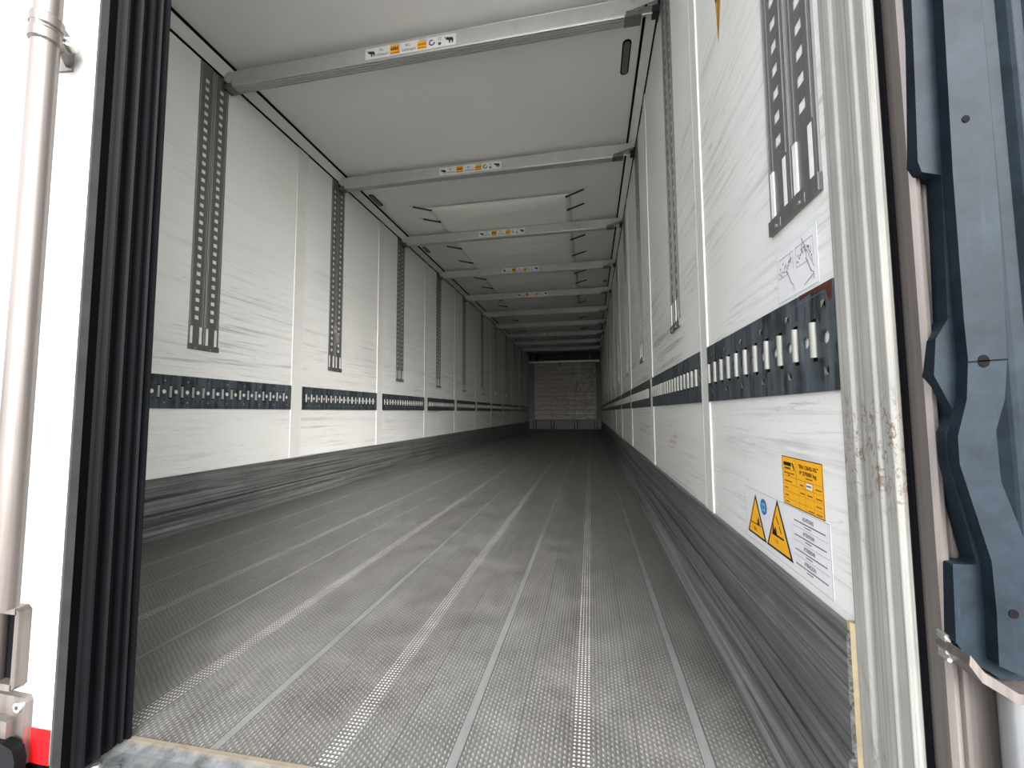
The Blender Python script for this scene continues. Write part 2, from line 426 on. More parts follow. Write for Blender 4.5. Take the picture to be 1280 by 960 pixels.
# cove strips between walls and ceiling with their black seals
for nm, x, sg in (('trim_1', XL, 1), ('trim_2', XR, -1)):
    c = MB()
    c.prism([(x, 2.582), (x+.006*sg, 2.578), (x+.052*sg, 2.632), (x+.048*sg, ZC), (x, ZC)], .66, YF, M_SEAM, 'Y')
    t_ = c.build(nm, kind='structure')
    s_ = MB(); s_.box((x, .66, 2.568), (x+.007*sg, YF, 2.580), M_BLACK)
    s_.box((x+.050*sg, .66, ZC-.010), (x+.064*sg, YF, ZC-.0005), M_BLACK); s_.build('seal', t_)

# kick plates
def kick(name, x, sg, y0, y1):
    p = [(0, 0), (.052, 0), (.050, .006), (.030, .016), (.024, .034), (.022, .050), (.014, .052), (.014, .058), (.022, .060), (.022, .098), (.020, .101),
         (.002, .102), (.002, .108), (.017, .110), (.017, .165), (.014, .168), (.014, .172), (.017, .175), (.016, .268), (.010, .276), (0, .277)]
    m = MB(); m.prism([(x+a*sg, b) for a, b in p], y0, y1, M_KICK, 'Y')
    return m.build(name, kind='structure')
kick('baseboard_left', XL, 1, .66, YF-.2)
kick('baseboard_right', XR, -1, .692, YF-.2)
# floor edge gutters: smooth metal bands along both kick plates
for nm, x, sg in (('trim_3', XL, 1), ('trim_4', XR, -1)):
    m = MB(); m.prism([(x+.045*sg, 0), (x+.075*sg, 0), (x+.074*sg, .003), (x+.050*sg, .004)], .66, YF-.2, M_KICK, 'Y'); m.build(nm, kind='structure')

# rear portal: right post, header above the doorway, threshold
post = MB()
pp = [(.372, .690), (.364, .690), (.364, .664), (.368, .661), (.368, .637), (.364, .634), (.364, .616), (.367, .613), (.366, .592), (.370, .587), (.378, .587), (.45, .587), (.45, .690)]
post.prism(pp, -.10, 2.74, M_POST)
post_o = post.build('trim_5', kind='structure', bevel=.0012)
g = MB(); g.prism([(.3745, .586), (.3745, .578), (.446, .578), (.446, .586)], -.10, 2.74, M_BLACK); g.build('door_gap_seal', post_o)
st = MB()
sp = [(.3770, .577), (.3762, .566), (.3790, .556), (.3835, .552), (.3885, .553), (.3925, .560), (.3938, .5645), (.3955, .5665), (.3970, .5655), (.4000, .5625), (.404, .5620), (.447, .5620), (.447, .577)]
st.prism(sp, -.25, 2.74, M_STEEL); st.build('steel_facing', post_o, label='pinkish stainless steel facing')
hd = MB(); hd.box((XL-.10, .562, 2.645), (.50, .70, 2.78), M_POST); hd.build('trim_6', kind='structure')
lp = MB(); lp.box((XL-.10, .562, -.10), (XL-.02, .69, 2.645), M_POST); lp.build('trim_7', kind='structure')
sl = MB()
sl.prism([(.50, -.14), (.50, -.035), (.575, -.012), (.63, -.006), (.6485, .001), (.655, .002), (.655, -.14)], XL, .372, M_SILL, 'X')
sill_o = sl.build('trim_8', kind='structure')
sd = MB()
for i in range(58):
    x = -2.0+.04*i
    sd.cyl((x, .600, -.010), (x, .600, -.005), .008, M_BOLT, 12, .006)
    if i % 2: sd.cyl((x, .560, -.018), (x, .560, -.013), .008, M_BOLT, 12, .006)
sd.build('threshold_studs', sill_o)
m = MB(); m.prism([(.3630, .6885), (.370, .6885), (.370, .6985), (.3590, .6985), (.3590, .692)], 0.0, .287, M_BEIGE)
tag(m.build('end_strip'), 'narrow beige sealing strip closing the end of the right kick plate', 'strip')

# ================================================================== LEFT DOOR (closed half)
YD = .534
d1 = bpy.data.objects.new('door_1', None); COL.objects.link(d1); d1['kind'] = 'structure'; d1.location = (0, 0, 0)
m = MB(); m.box((XL-.09, YD+.006, .046), (-.858, .640, 2.70), M_DOOR); m.box((XL-.09, YD, .046), (-.8365, YD+.006, 2.70), M_DOOR); m.build('door_panel', d1)
# grey edge and ribbed rubber seal facing the open half
m = MB()
m.prism([(-.8365, YD-.001), (-.8335, YD), (-.8325, YD+.011), (-.836, YD+.013), (-.8365, YD+.006)], .03, 2.70, M_RUBGREY); m.build('edge_strip', d1, label='grey edge strip')
prof = [(-.858, .541), (-.836, .546), (-.838, .548), (-.845, .566), (-.843, .570), (-.8335, .5745), (-.8325, .5775), (-.8345, .580), (-.848, .586), (-.848, .593),
        (-.8355, .5975), (-.8335, .601), (-.836, .604), (-.849, .609), (-.848, .616), (-.838, .6195), (-.837, .6225), (-.840, .625),
        (-.846, .628), (-.845, .632), (-.8365, .6335), (-.8345, .637), (-.8375, .640), (-.842, .642), (-.838, .6435), (-.8325, .6435), (-.8315, .6475), (-.834, .651), (-.85, .652), (-.87, .645), (-.87, .541)]
m = MB(); m.prism(prof, .004, 2.70, M_RUBBER); m.build('door_seal', d1)
m = MB(); m.box((XL-.09, YD+.001, -.004), (-.850, .64, .047), M_RUBBER); m.build('bottom_seal', d1)
# lock rod
RX, RY = -.874, .487
rod = MB().cyl((RX, RY, .30), (RX, RY, 2.72), .0172, M_STEEL, 28).build('lock_rod', d1, label='pinkish stainless lock rod')
m = MB()
def ring(m, z0, z1, ro, mat):
    n = 28
    for (za, zb, ra, rb) in ((z0, z0+.003, ro-.003, ro), (z0+.003, z1-.003, ro, ro), (z1-.003, z1, ro, ro-.003)):
        m.cyl((RX, RY, za), (RX, RY, zb), ra, mat, n, rb, caps=True)
ring(m, 1.200, 1.222, .0205, M_STEEL); ring(m, 1.226, 1.248, .0205, M_STEEL); ring(m, 1.220, 1.228, .0185, M_STEEL)
m.prism([(-.925, 1.200), (-.888, 1.196), (-.8875, 1.238), (-.925, 1.244)], YD-.003, YD, M_STEEL, 'Y')
m.prism([(-.876, .4665), (-.864, .4685), (-.858, .480), (-.858, .500), (-.876, .524), (-.888, .532), (-.902, .532), (-.882, .512), (-.880, .5)], 1.204, 1.240, M_STEEL)
cl = m.build('rod_clamp', rod, bevel=.0015)
m = MB(); m.cyl((-.859, .506, 1.222), (-.870, .520, 1.222), .007, M_BOLT, 16, .007); m.cyl((-.8585, .5054, 1.222), (-.859, .506, 1.222), .0035, M_DARK, 6); m.build('bolt', rod)
# latch loop and handle plate at the foot of the rod
m = MB()
lx0, lx1, lz0, lz1, yl = -1.06, -.894, .158, .284, YD-.010
m.prism([(lx0, lz1-.010), (lx1-.006, lz1-.010), (lx1-.006, lz1), (lx0, lz1)], yl-.006, YD, M_STEEL, 'Y')
m.prism([(lx0, lz0), (lx1-.006, lz0), (lx1-.006, lz0+.010), (lx0, lz0+.010)], yl-.006, YD, M_STEEL, 'Y')
m.prism([(lx1-.008, lz0), (lx1, lz0+.006), (lx1, lz1-.006), (lx1-.008, lz1)], yl-.006, YD, M_STEEL, 'Y')
m.build('latch_housing', d1, bevel=.002)
m = MB(); m.cyl((-.948, YD-.014, .160), (-.948, YD-.014, .278), .016, M_STEEL, 24); m.box((lx0, YD-.003, .16), (lx1-.008, YD-.0005, .275), M_BLACK); m.build('latch_roller', d1)
m = MB()
m.prism([(-1.05, .045), (-.878, .045), (-.878, .140), (-.883, .147), (-1.05, .152)], YD-.010, YD, M_STEEL, 'Y')
m.prism([(-1.05, .045), (-.893, .045), (-.893, .118), (-1.05, .128)], YD-.022, YD-.010, M_STEEL, 'Y'); lpz = m.build('latch_plate', d1, bevel=.0015)
MB().cyl((-.889, YD-.014, .134), (-.889, YD-.010, .134), .0075, M_BOLT, 18).cyl((-.889, YD-.0145, .134), (-.889, YD-.014, .134), .003, M_DARK, 10).build('bolt', lpz)
m = MB(); m.prism([(-1.05, -.03), (-.862, -.02), (-.858, .070), (-.864, .086), (-.885, .093), (-1.05, .096)], YD-.030, YD-.016, M_RUBBER, 'Y'); m.build('latch_handle', d1, bevel=.004, label='black plastic latch handle')
MB().box((-.8905, YD-.0012, .046), (-.8385, YD-.0002, .098), M_RED).build('reflective_tape', d1, label='bright red reflective tape square')

# ================================================================== RIGHT DOOR (swung open) : hinge side
d2 = bpy.data.objects.new('door_2', None); COL.objects.link(d2); d2['kind'] = 'structure'
m = MB(); m.box((.466, .621, .046), (.576, 1.86, 2.70), M_DOOR); m.build('door_panel', d2)
m = MB()
gp = [(.466, .612), (.466, .600), (.478, .606), (.486, .607), (.4935, .600), (.4965, .598), (.500, .600), (.503, .607), (.512, .609), (.524, .608), (.530, .601), (.5335, .5985), (.537, .601), (.541, .608), (.553, .609), (.559, .603), (.575, .603), (.575, .620), (.466, .620)]
m.prism(gp, -.02, 2.70, M_COVER); m.build('door_seal', d2, label='blue-black ribbed rubber seal')
# hinge cover
hc = thing('door_hinge', 'tall blue-black covered door hinge with a kinked outline and bright tube, right of the doorway', 'hinge', (.41, .545, .308))
ox, oy, oz = hc.location
fo = [(.4430, 2.60), (.3848, 2.60), (.3848, 1.0825), (.3814, .9613), (.3786, .8778), (.3818, .8647), (.4005, .8587), (.3958, .6916), (.3827, .6692), (.3785, .6282), (.3930, .5920), (.3939, .5830),
      (.3850, .5652), (.3845, .5342), (.4041, .4270), (.4031, .4235), (.3825, .4232), (.3800, .3412), (.3899, .3256), (.4173, .3080), (.4418, .3082), (.4539, .3765), (.4488, .4297),
      (.4248, .5133), (.4233, .5654), (.4347, .6004), (.4393, .6446), (.4453, .7805), (.4462, .9221)]
fo = [(a-ox, b-oz) for a, b in fo]
MB().prism(fo, .540-oy, .5605-oy, M_COVER, 'Y').build('cover_flange', hc, bevel=.002)
ri = [(.4056, 2.60), (.4056, 1.0625), (.4012, .8519), (.4003, .6881), (.4011, .6439), (.3970, .6005), (.3862, .5616), (.3860, .5317), (.4072, .4323), (.4080, .3836), (.4062, .3276), (.4298, .3183)]
ro = [(.4390, .3183), (.4470, .3700), (.4440, .4300), (.4215, .5140), (.4200, .5654), (.4310, .6010), (.4362, .6446), (.4405, .7805), (.4415, .9221), (.4415, 2.60)]
ri = [(a-ox, b-oz) for a, b in ri+ro]
rb = MB().prism(ri, .526-oy, .541-oy, M_COVER, 'Y').build('raised_rib', hc, bevel=.003)
m = MB()
for (hx, hz, a, b) in ((.4173, .9135, .0036, .0042), (.4149, .6418, .0052, .0068), (.4222, .3808, .0042, .0045)):
    m = MB(); m.prism([(hx-ox+a*math.cos(2*PI*i/20), hz-oz+b*math.sin(2*PI*i/20)) for i in range(20)], .5252-oy, .5256-oy, M_BLACK, 'Y'); m.build('screw_hole', hc)
m = MB(); m.prism([(.4012-ox, .6405-oz), (.4362-ox, .6425-oz), (.4362-ox, .6440-oz), (.4012-ox, .6418-oz)], .5252-oy, .5256-oy, M_BLACK, 'Y')
m.build('split_line', hc)
m = MB(); m.box((.4432-ox, .535-oy, .90-oz), (.4446-ox, .541-oy, 2.60-oz), M_TUBE); m.build('edge_line', hc)
# support lip, weld and bright tube below the cover
hb = hc
bx_, by_, bz_ = hb.location
m = MB(); m.prism([(a-bx_, b-bz_) for a, b in [(.3775, .3390), (.3890, .3225), (.4165, .3055), (.4600, .3050), (.4600, .2950), (.4150, .2955), (.3860, .3130), (.3760, .3290)]], .520-by_, .5615-by_, M_STEEL, 'Y'); m.build('support_lip', hb, bevel=.001)
m = MB(); m.cyl((.438-bx_, .540-by_, -.2-bz_), (.438-bx_, .540-by_, .2945-bz_), .0205, M_TUBE, 32); m.build('tube', hb)
m = MB()
for i in range(7):
    m.cyl((.3795-bx_+.0014*math.sin(i*2), .549-by_, .318-bz_+.004*i), (.3800-bx_, .561-by_, .319-bz_+.004*i), .0028, M_BOLT, 8, .0034)
m.build('weld_bead', hb, label='lumpy shiny weld bead')

# ================================================================== VERTICAL TRACKS
def track_proto():
    W, Z0, Z1 = .185, .94, 2.566
    r = thing('vertical_load_track', 'x', 'track', (XL, 1.905, 0), 0, 'vertical load tracks on the side walls')
    m = MB()
    for k in (0, 1):
        y = -W/2 + k*W/2
        w2 = W/2
        # holed web, held off the wall
        a, b, c, d = y+.020, y+.034, y+.056, y+.072
        m.box((.0008, a, Z0+.03), (.0018, b, Z1-.002), M_TRACK); m.box((.0008, c, Z0+.03), (.0018, d, Z1-.002), M_TRACK)
        z = Z0+.03; zh = Z0+.165
        while zh < Z1-.07:
            m.box((.0008, b, z), (.0018, c, zh), M_TRACK); z = zh+.021; zh += .0485
        m.box((.0008, b, z), (.0018, c, Z1-.002), M_TRACK)
        # side flanges and ribs
        m.prism([(0, y+.001), (.0030, y+.001), (.0045, y+.004), (.0045, y+.008), (.0025, y+.011), (.0025, y+.014), (.0035, y+.017), (.0035, y+.020), (0, y+.020)], Z0+.03, Z1-.002, M_TRACK)
        m.prism([(0, y+.072), (.0030, y+.072), (.0045, y+.077), (.0045, y+.082), (.0030, y+.086), (.0030, y+w2-.003), (0, y+w2-.001)], Z0+.03, Z1-.002, M_TRACK)
    m.build('perforated_channel', r)
    for k in (0, 1):
        y = -W/2 + k*W/2
        MB().box((.0043, y+.0045, Z0+.13), (.0050, y+.0075, Z1-.01), M_TRACKLIP).build('bright_lip', r)
        MB().box((.0043, y+.078, Z0+.13), (.0050, y+.081, Z1-.01), M_TRACKLIP).build('bright_lip', r)
        for a_, b_, x_ in ((.010, .023, .0048), (.064, .077, .0048)):
            MB().box((.001, y+a_, Z0+.032), (x_, y+b_, Z0+.125), M_INSERT).build('end_insert', r, label='pale insert at the foot of the track')
    m = MB(); m.box((0, -W/2, Z0), (.008, W/2, Z0+.030), M_TRACK)
    for y in (-.055, .035): m.box((.008, y-.018, Z0), (.0095, y+.018, Z0+.018), M_TRACK); m.cyl((.009, y, Z0+.008), (.0115, y, Z0+.008), .004, M_BOLT, 8)
    m.build('end_cap', r, bevel=.001)
    return r
ORD = ['nearest the doorway', 'second from the doorway', 'third from the doorway', 'fourth from the doorway', 'fifth from the doorway', 'sixth from the doorway',
       'seventh from the doorway', 'eighth from the doorway', 'ninth from the doorway', 'tenth from the doorway']
tr0 = track_proto()
YL = [1.905, 3.10, 4.30, 5.50, 6.71, 7.90, 9.10, 10.30, 11.50, 12.75]
YR = [.805, 1.86, 3.05, 4.19, 5.42, 6.65, 7.85, 9.05, 10.25, 11.45]
for i, y in enumerate(YL):
    lab = 'grey perforated twin load track on the left wall, ' + ORD[i]
    if i == 0: tr0['label'] = lab; tr0.location = (XL, y, 0); tr = tr0
    else: tr = dup(tr0, (XL, y, 0), 0, lab)
    if i == 1:
        m = MB(); pts = [(-.01+.026*math.cos(a)*random.uniform(.7, 1.2), 1.30+.045*math.sin(a)*random.uniform(.7, 1.2)) for a in [2*PI*j/11 for j in range(11)]]
        m.prism(pts, .0048, .007, M_TAPE, 'X'); m.prism([(p[0]+.035, p[1]-.07) for p in pts], .0048, .0065, M_TAPE, 'X'); tape1 = m
tracks_r = []
for i, y in enumerate(YR):
    tracks_r.append(dup(tr0, (XR, y, 0), PI, 'grey perforated twin load track on the right wall, ' + ORD[i]))
for o in COL.objects:
    if o.name.startswith('vertical_load_track') and 'left wall, second' in o.get('label', ''): tape1.build('tape_remnant', o, label='torn beige tape remnant')
m = MB()
for zc in (1.62, 2.06):
    pts = [(-.005+.022*math.cos(a)*random.uniform(.6, 1.2), zc+.035*math.sin(a)*random.uniform(.7, 1.2)) for a in [2*PI*j/11 for j in range(11)]]
    m.prism(pts, .0048, .007, M_TAPE, 'X')
m.build('tape_remnant', tracks_r[1], label='torn beige tape remnants')

# ================================================================== HORIZONTAL LASHING RAILS
def lash_rail(x, y0, y1, rz, label, split=False):
    L = y1-y0
    # local X out of the wall, local Y along it
    r = thing('horizontal_lashing_rail', label, 'rail', (x, (y0+y1)/2, ZR0), rz, 'dark horizontal lashing rails on the side walls')
    H = ZR1-ZR0; zc = H*.5
    n = max(1, int(L/.0605)); mar = (L-n*.0605)/2
    m = MB(); t0, t1 = .004, .0065; made = []
    m.box((t0, -L/2, 0), (t1, L/2, zc-.018), M_ETRACK); m.box((t0, -L/2, zc+.018), (t1, L/2, H), M_ETRACK)
    if mar > .0001: m.box((t0, -L/2, zc-.018), (t1, -L/2+mar, zc+.018), M_ETRACK); m.box((t0, L/2-mar, zc-.018), (t1, L/2, zc+.018), M_ETRACK)
    bars = MB()
    for i in range(n):
        ya = -L/2+mar+i*.0605; yc = ya+.045
        m.box((t0, ya, zc-.018), (t1, yc-.018 if yc-.018 > ya else ya+.001, zc+.018), M_ETRACK)
        yb = min(ya+.0605, yc+.018)
        N = 16; inner = []; outer = []
        for k in range(N):
            a = 2*PI*k/N; c, s_ = math.cos(a), math.sin(a); q = max(abs(c), abs(s_))
            inner.append((yc+.0108*c, zc+.0108*s_)); oy_ = yc+.018*c/q; outer.append((min(oy_, ya+.0605), zc+.018*s_/q))
        vs_ = [(t1, *p) for p in inner]+[(t1, *p) for p in outer]+[(t0, *p) for p in inner]
        fs = [(k, (k+1) % N, N+(k+1) % N, N+k) for k in range(N)]+[(k, (k+1) % N, 2*N+(k+1) % N, 2*N+k) for k in range(N)]
        m.add(vs_, fs, M_ETRACK)
        # half-round bar bridging a slot
        if split: bars = MB()
        yb_ = ya+.014; hb_ = .029
        pr = [(t1-.001+(.009)*math.sin(PI*k/8), yb_-.0058*math.cos(PI*k/8)) for k in range(9)]
        bars.prism(pr, zc-hb_, zc+hb_, M_LASH, 'Z', True)
        bars.box((t1, yb_-.0065, zc+hb_), (t1+.0006, yb_+.0065, zc+hb_+.006), M_BLACK); bars.box((t1, yb_-.0065, zc-hb_-.006), (t1+.0006, yb_+.0065, zc-hb_), M_BLACK)
        if i % 2 == 0:
            for sg in (1, -1):
                zt = zc+sg*.050
                bars.add([(t1+.0008, yc-.006, zt+.009*sg), (t1+.0008, yc+.006, zt+.009*sg), (t1+.004, yc, zt-.004*sg)], [(0, 1, 2)], M_LASH)
                bars.add([(t1+.0006, yc-.001, zt+.009*sg), (t1+.0006, yc+.006, zt+.009*sg), (t1+.0007, yc+.006, zt-.006*sg)], [(0, 1, 2)], M_BLACK)
        if split: made.append(bars)
    m.build('rail_plate', r)
    if split:
        for b_ in made: b_.build('lashing_bar', r, label='bright half-round lashing bar')
    elif n: bars.build('lashing_bars', r, label='row of bright half-round lashing bars')
    return r
RO = ['nearest the doorway', 'second', 'third', 'fourth', 'fifth', 'sixth', 'seventh', 'eighth', 'ninth', 'tenth', 'eleventh', 'twelfth']
ys = [1.45]+SEAM_L[1:]+[13.95]
edges = [(a+.0575, b-.0575) for a, b in zip(ys[:-1], ys[1:])]
for i, (a, b) in enumerate(edges):
    lash_rail(XL, a, b, 0, 'dark steel lashing rail low on the left wall, ' + (RO[i]+' from the doorway' if i else 'partly behind the black door seal'), True)
ys = [.692-.043]+SEAM_R+[13.95]
edges = [(a+.043, b-.043) for a, b in zip(ys[:-1], ys[1:])]
for i, (a, b) in enumerate(edges):
    rl = lash_rail(XR, a, b, PI, 'dark steel lashing rail low on the right wall, ' + (RO[i]+' from the doorway' if i else 'rusty at its doorway corner'), True)
    if i == 0:
        m = MB(); L = b-a
        # local Y is reversed here: the doorway end is +L/2
        up = [(L/2-.001, .1699), (L/2-.10, .1699)]; lo = [(L/2-.10+.008*k, .1655-.0032*random.random()-.0004*k*(k > 6)-.02*(k >= 11)) for k in range(13)]
        m.prism([(min(q[0], L/2-.001), q[1]) for q in up+lo], .0066, .0072, M_RUST, 'X')
        m.build('rust_patch', rl, label='rust brown patch')

# ================================================================== STICKERS
def elephant(D, x, y, s, m, flip=1):
    P = [(-.56,.06),(-.66,.26),(-.78,.50),(-.70,.56),(-.58,.36),(-.48,.30),(-.40,.42),(-.20,.44),(-.10,.30),(.15,.36),(.42,.30),(.56,.10),(.60,-.20),(.54,-.56),(.40,-.56),(.38,-.22),(.16,-.18),(.10,-.58),(-.06,-.58),(-.10,-.14),(-.26,-.08),(-.42,-.02)]
    D.poly([(x+flip*a*s, y+b*s) for a, b in (P if flip == 1 else P[::-1])], m, 2)
def beam_label(parent, small=False):
    D = Decal((-.26, -.0318, -.030), (1, 0, 0), (0, 0, 1))
    W, H = .52, .062
    D.base([(0, 0), (W, 0), (W, H), (0, H)], M_PAPER)
    elephant(D, .037, .031, .034, M_INK)
    D.text('PL:', .086, .036, .020, M_INKG, bold=.0004); D.text('1000daN', .064, .010, .021, M_INK, width=.072)
    D.rect(.146, .006, .204, .058, M_YEL); D.rect(.150, .028, .196, .036, M_BROWN, 2); D.rect(.152, .010, .200, .015, M_BROWN, 2)
    for k in range(4): D.poly([(.154+.011*k, .036), (.162+.011*k, .036), (.160+.011*k, .048+.004*(k % 2)), (.154+.011*k, .046)], M_INK if k < 3 else M_BROWN, 2)
    D.text('BC:', .238, .036, .020, M_INKG, bold=.0004); D.text('2000daN', .216, .010, .021, M_INK, width=.078)
    D.rect(.304, .006, .358, .050, M_YEL); D.rect(.306, .012, .352, .016, M_BROWN, 2)
    for k in range(4): D.poly([(.310+.011*k, .028), (.318+.011*k, .028), (.318+.011*k, .038), (.312+.011*k, .040)], M_BROWN, 2)
    for k in range(5): D.disc(.318+.009*k, .054, .0028, M_INKG, 2, n=8)
    D.disc(.387, .031, .017, M_INK, 2, a0=.35*PI, a1=2.05*PI, r_in=.0105)
    D.disc(.430, .045, .009, M_REDINK, 2, r_in=.0062, n=12); D.disc(.430, .018, .009, M_INK, 2, n=14); D.disc(.430, .018, .0045, M_INKG, 3, n=10)
    elephant(D, .485, .032, .036, M_INK, 1)
    return D.build('rating_label', parent, label='white rating label with elephants, pallets and 1000daN')

# ================================================================== CROSS BEAMS
BY = [1.985, 3.115, 4.33, 5.53, 6.75, 7.95, 9.12, 10.32, 11.52, 12.78]
def beam_proto():
    ZT = .045
    r = thing('load_beam', 'x', 'beam', (-.92, BY[0], 2.555), 0, 'aluminium load beams across the ceiling')
    x0, x1 = -1.12, 1.125
    m = MB()
    # section in (Y, Z): smooth faces, fluted underside
    sec = [(-.030, .050), (.030, .050), (.030, -.038), (.028, -.044)]
    for k in range(4):
        y = .0245-.0142*k; sec += [(y, -.044), (y-.0005, -.034), (y-.0060, -.034), (y-.0065, -.044)]
    sec += [(-.028, -.044), (-.030, -.038), (-.0295, -.0345), (-.0312, -.033), (-.0312, .046), (-.0325, .048)]
    m.prism(sec, x0, x1, M_BEAM, 'X')
    m.build('beam_profile', r)
    beam_label(r)
    for sg, nm in ((1, 'right'), (-1, 'left')):
        e = MB(); xe = x1 if sg > 0 else x0
        q = lambda a: xe+sg*a
        e.box((q(-.005), -.031, -.0445), (q(.075), .031, -.022), M_TRACK)
        e.prism([(q(0), .046), (q(.13), .050), (q(.165), .028), (q(.165), .018), (q(.03), -.018), (q(0), -.020)], -.0335, -.0285, M_BEAM, 'Y')
        e.prism([(q(0), .046), (q(.13), .050), (q(.165), .028), (q(.165), .018), (q(.03), -.018), (q(0), -.020)], .0285, .0335, M_BEAM, 'Y')
        if sg < 0:
            e.v = [(min(max(a, -1.180), 9), b, c) for a, b, c in e.v]
        eo = e.build('end_fitting', r)
        h = MB()
        tip = .157 if sg > 0 else .052
        h.box((q(tip-.030), -.022, -.036), (q(tip), .022, .000), M_DARK); h.box((q(tip-.004), -.026, -.048), (q(tip), .026, .022), M_DARK)
        h.cyl((q(.02), 0, -.020), (q(tip-.02), 0, -.020), .006, M_BOLT, 10); h.cyl((q(.04), -.036, .022), (q(.04), -.030, .022), .006, M_BOLT, 10)
        h.build('latch_hook', eo)
    return r
b0 = beam_proto()
for i, y in enumerate(BY):
    lab = 'aluminium load beam under the ceiling, ' + ORD[i] + (', with a white rating label' if i < 5 or i == 7 else '')
    if i == 0: b0['label'] = lab; b0.location = (-.92, y, 2.555)
    else: dup(b0, (-.92 + .02*random.uniform(-1, 1) if i > 5 else -.92, y, 2.555), 0, lab, skip=() if i < 5 or i == 7 else ('rating_label',))

# ================================================================== AIR DUCT
ad = thing('air_duct', 'pale fabric air duct slung under the ceiling by black rubber straps', 'air duct', (-.86, 3.74, ZC))
ax, ay, az = ad.location
DY0, DY1 = 3.74, 13.6
rows = []
ny = 150
for j in range(ny+1):
    y = DY0+(DY1-DY0)*j/ny
    # held up by the beams, sagging between them
    d = min(abs(y-b) for b in BY); ph = min(1, d/.55)
    row = []
    for i in range(25):
        u = i/24*2-1
        near = BY[2] if y < BY[2] else y
        sag = .050*(1-abs(u)**2.5)*ph + .004*math.sin(y*23+u*5)*(1-u*u)*ph + .003*math.sin(u*17+y*6)*ph
        z = ZC-.006-.018*(1-abs(u)**8)-sag
        z = max(z, ZC-.085)
        z = (ZC-.024)+(z-(ZC-.024))*min(1, (y-DY0)/.15) if y < DY0+.15 else z
        if d < .05: z = ZC-.006-.020*(1-abs(u)**8)
        bow = 0
        row.append((-.858+.70*u - ax, y+bow-ay, z-az))
    rows.append(row)
m = MB(); m.sheet(rows, M_FABRIC)
duct = m.build('duct_fabric', ad, fix=False)
sm_ = duct.modifiers.new('thick', 'SOLIDIFY'); sm_.thickness = .002
m = MB(); m.tube([(r_[0], r_[1], r_[2]-.003) for r_ in rows[0]], .004, M_FABRIC, 8); m.build('front_hem', ad)
for y in [3.76, 4.02, 4.75, 5.25, 5.95, 6.42, 7.15, 7.62, 8.35, 8.85, 9.6, 10.05, 10.8, 11.3, 12.0]:
    for sg in (-1, 1):
        xa = -.858+.665*sg; xb = -.858+.835*sg
        m = MB(); p0 = Vector((xa-ax, y-ay+.02, -.032)); p1 = Vector((xb-ax, y-ay-.05, -.014))
        m.cyl(p0, p0.lerp(p1, .25), .010, M_STRAP, 8, .009); m.cyl(p0.lerp(p1, .25), p1, .008, M_STRAP, 8)
        m.cyl(p1, p1.lerp(p0, -.22), .003, M_PAPER, 6)
        m.cyl(p1.lerp(p0, -.15), p1.lerp(p0, -.15)+Vector((0, 0, .012)), .005, M_PAPER, 6)
        m.build('rubber_strap', ad)

# ================================================================== CEILING LIGHTS
def lamp(x, y, ln, wd, label, rz=0):
    r = thing('ceiling_light', label, 'light', (x, y, ZC), rz, 'unlit lights set in the ceiling')
    def ov(a, b, n=12):
        p = []
        for k in range(n+1): t = PI*k/n; p.append((b*math.cos(t), a-b+b*math.sin(t)))
        for k in range(n+1): t = PI+PI*k/n; p.append((b*math.cos(t), -a+b+b*math.sin(t)))
        return p
    MB().prism(ov(ln/2, wd/2), -.006, -.0005, M_BLACK).build('housing', r)
    MB().prism(ov(ln/2-.008, wd/2-.007), -.0085, -.006, M_LAMP).build('lens', r)
    return r
lamp(.238, 2.342, .24, .048, 'oval dark light in the ceiling beside the right wall, between the first two beams')
lamp(-1.995, 3.54, .22, .050, 'oval dark light in the ceiling beside the left wall, just beyond the second beam')
lamp(-1.991, 4.775, .18, .045, 'small oval light in the ceiling beside the left wall, beyond the third beam')
lamp(.262, 6.50, .10, .055, 'small dark square-looking light in the ceiling beside the right wall, far down')

# ================================================================== WALL STICKERS (right wall): u runs towards the doorway
def RW(y, z): return (XR, y, z)
UR, VR = (0, -1, 0), (0, 0, 1)
# certificate plate
D = Decal(RW(.905, .412), UR, VR); W, H = .143, .090
D.base([(0, 0), (W, 0), (W, H), (0, H)], M_YEL)
for a, b in (((0, 0), (W, 0)), ((0, H), (W, H)), ((0, 0), (0, H)), ((W, 0), (W, H))): D.line(a, b, .0014, M_INK)
for y in (.008, .022, .036, .050): D.line((0, y-.003+.006), (W, y-.003+.006), .0005, M_BROWN)
D.line((0, .066), (.055, .066), .0005, M_BROWN); D.line((.055, .039), (.055, H), .0006, M_BROWN)
D.line((.062, 0), (.062, .039), .0005, M_BROWN); D.line((.085, 0), (.085, .053), .0005, M_BROWN); D.line((.113, 0), (.113, .053), .0005, M_BROWN)
D.rect(.005, .073, .035, .080, M_INK); D.poly([(.038, .080), (.043, .080), (.049, .070), (.049, .066), (.045, .070)], M_INK, 2); D.rect(.008, .0675, .032, .070, M_INK)
D.text('"EN 12642-XL"', .064, .074, .0095, M_INK, width=.066, bold=.0002); D.text('P 27000 kg', .068, .061, .0095, M_INK, width=.056, bold=.0002)
for (x, y, wd) in ((.006, .0585, .040), (.020, .0545, .010), (.006, .043, .030), (.006, .030, .014), (.006, .016, .014), (.006, .004, .016), (.066, .043, .013), (.066, .029, .016), (.090, .029, .018), (.118, .029, .020), (.118, .016, .018), (.118, .044, .020), (.092, .003, .018), (.118, .003, .018), (.088, .0575, .022)):
    D.rect(x, y, x+wd, y+.0022, M_BROWN)
D.rect(.089, .041, .109, .051, M_PAPER, 2); D.rect(.091, .045, .106, .048, M_BROWN, 3)
tag(D.build('certificate_sticker'), 'amber certificate sticker with EN 12642-XL and a table, on the right wall', 'sticker')
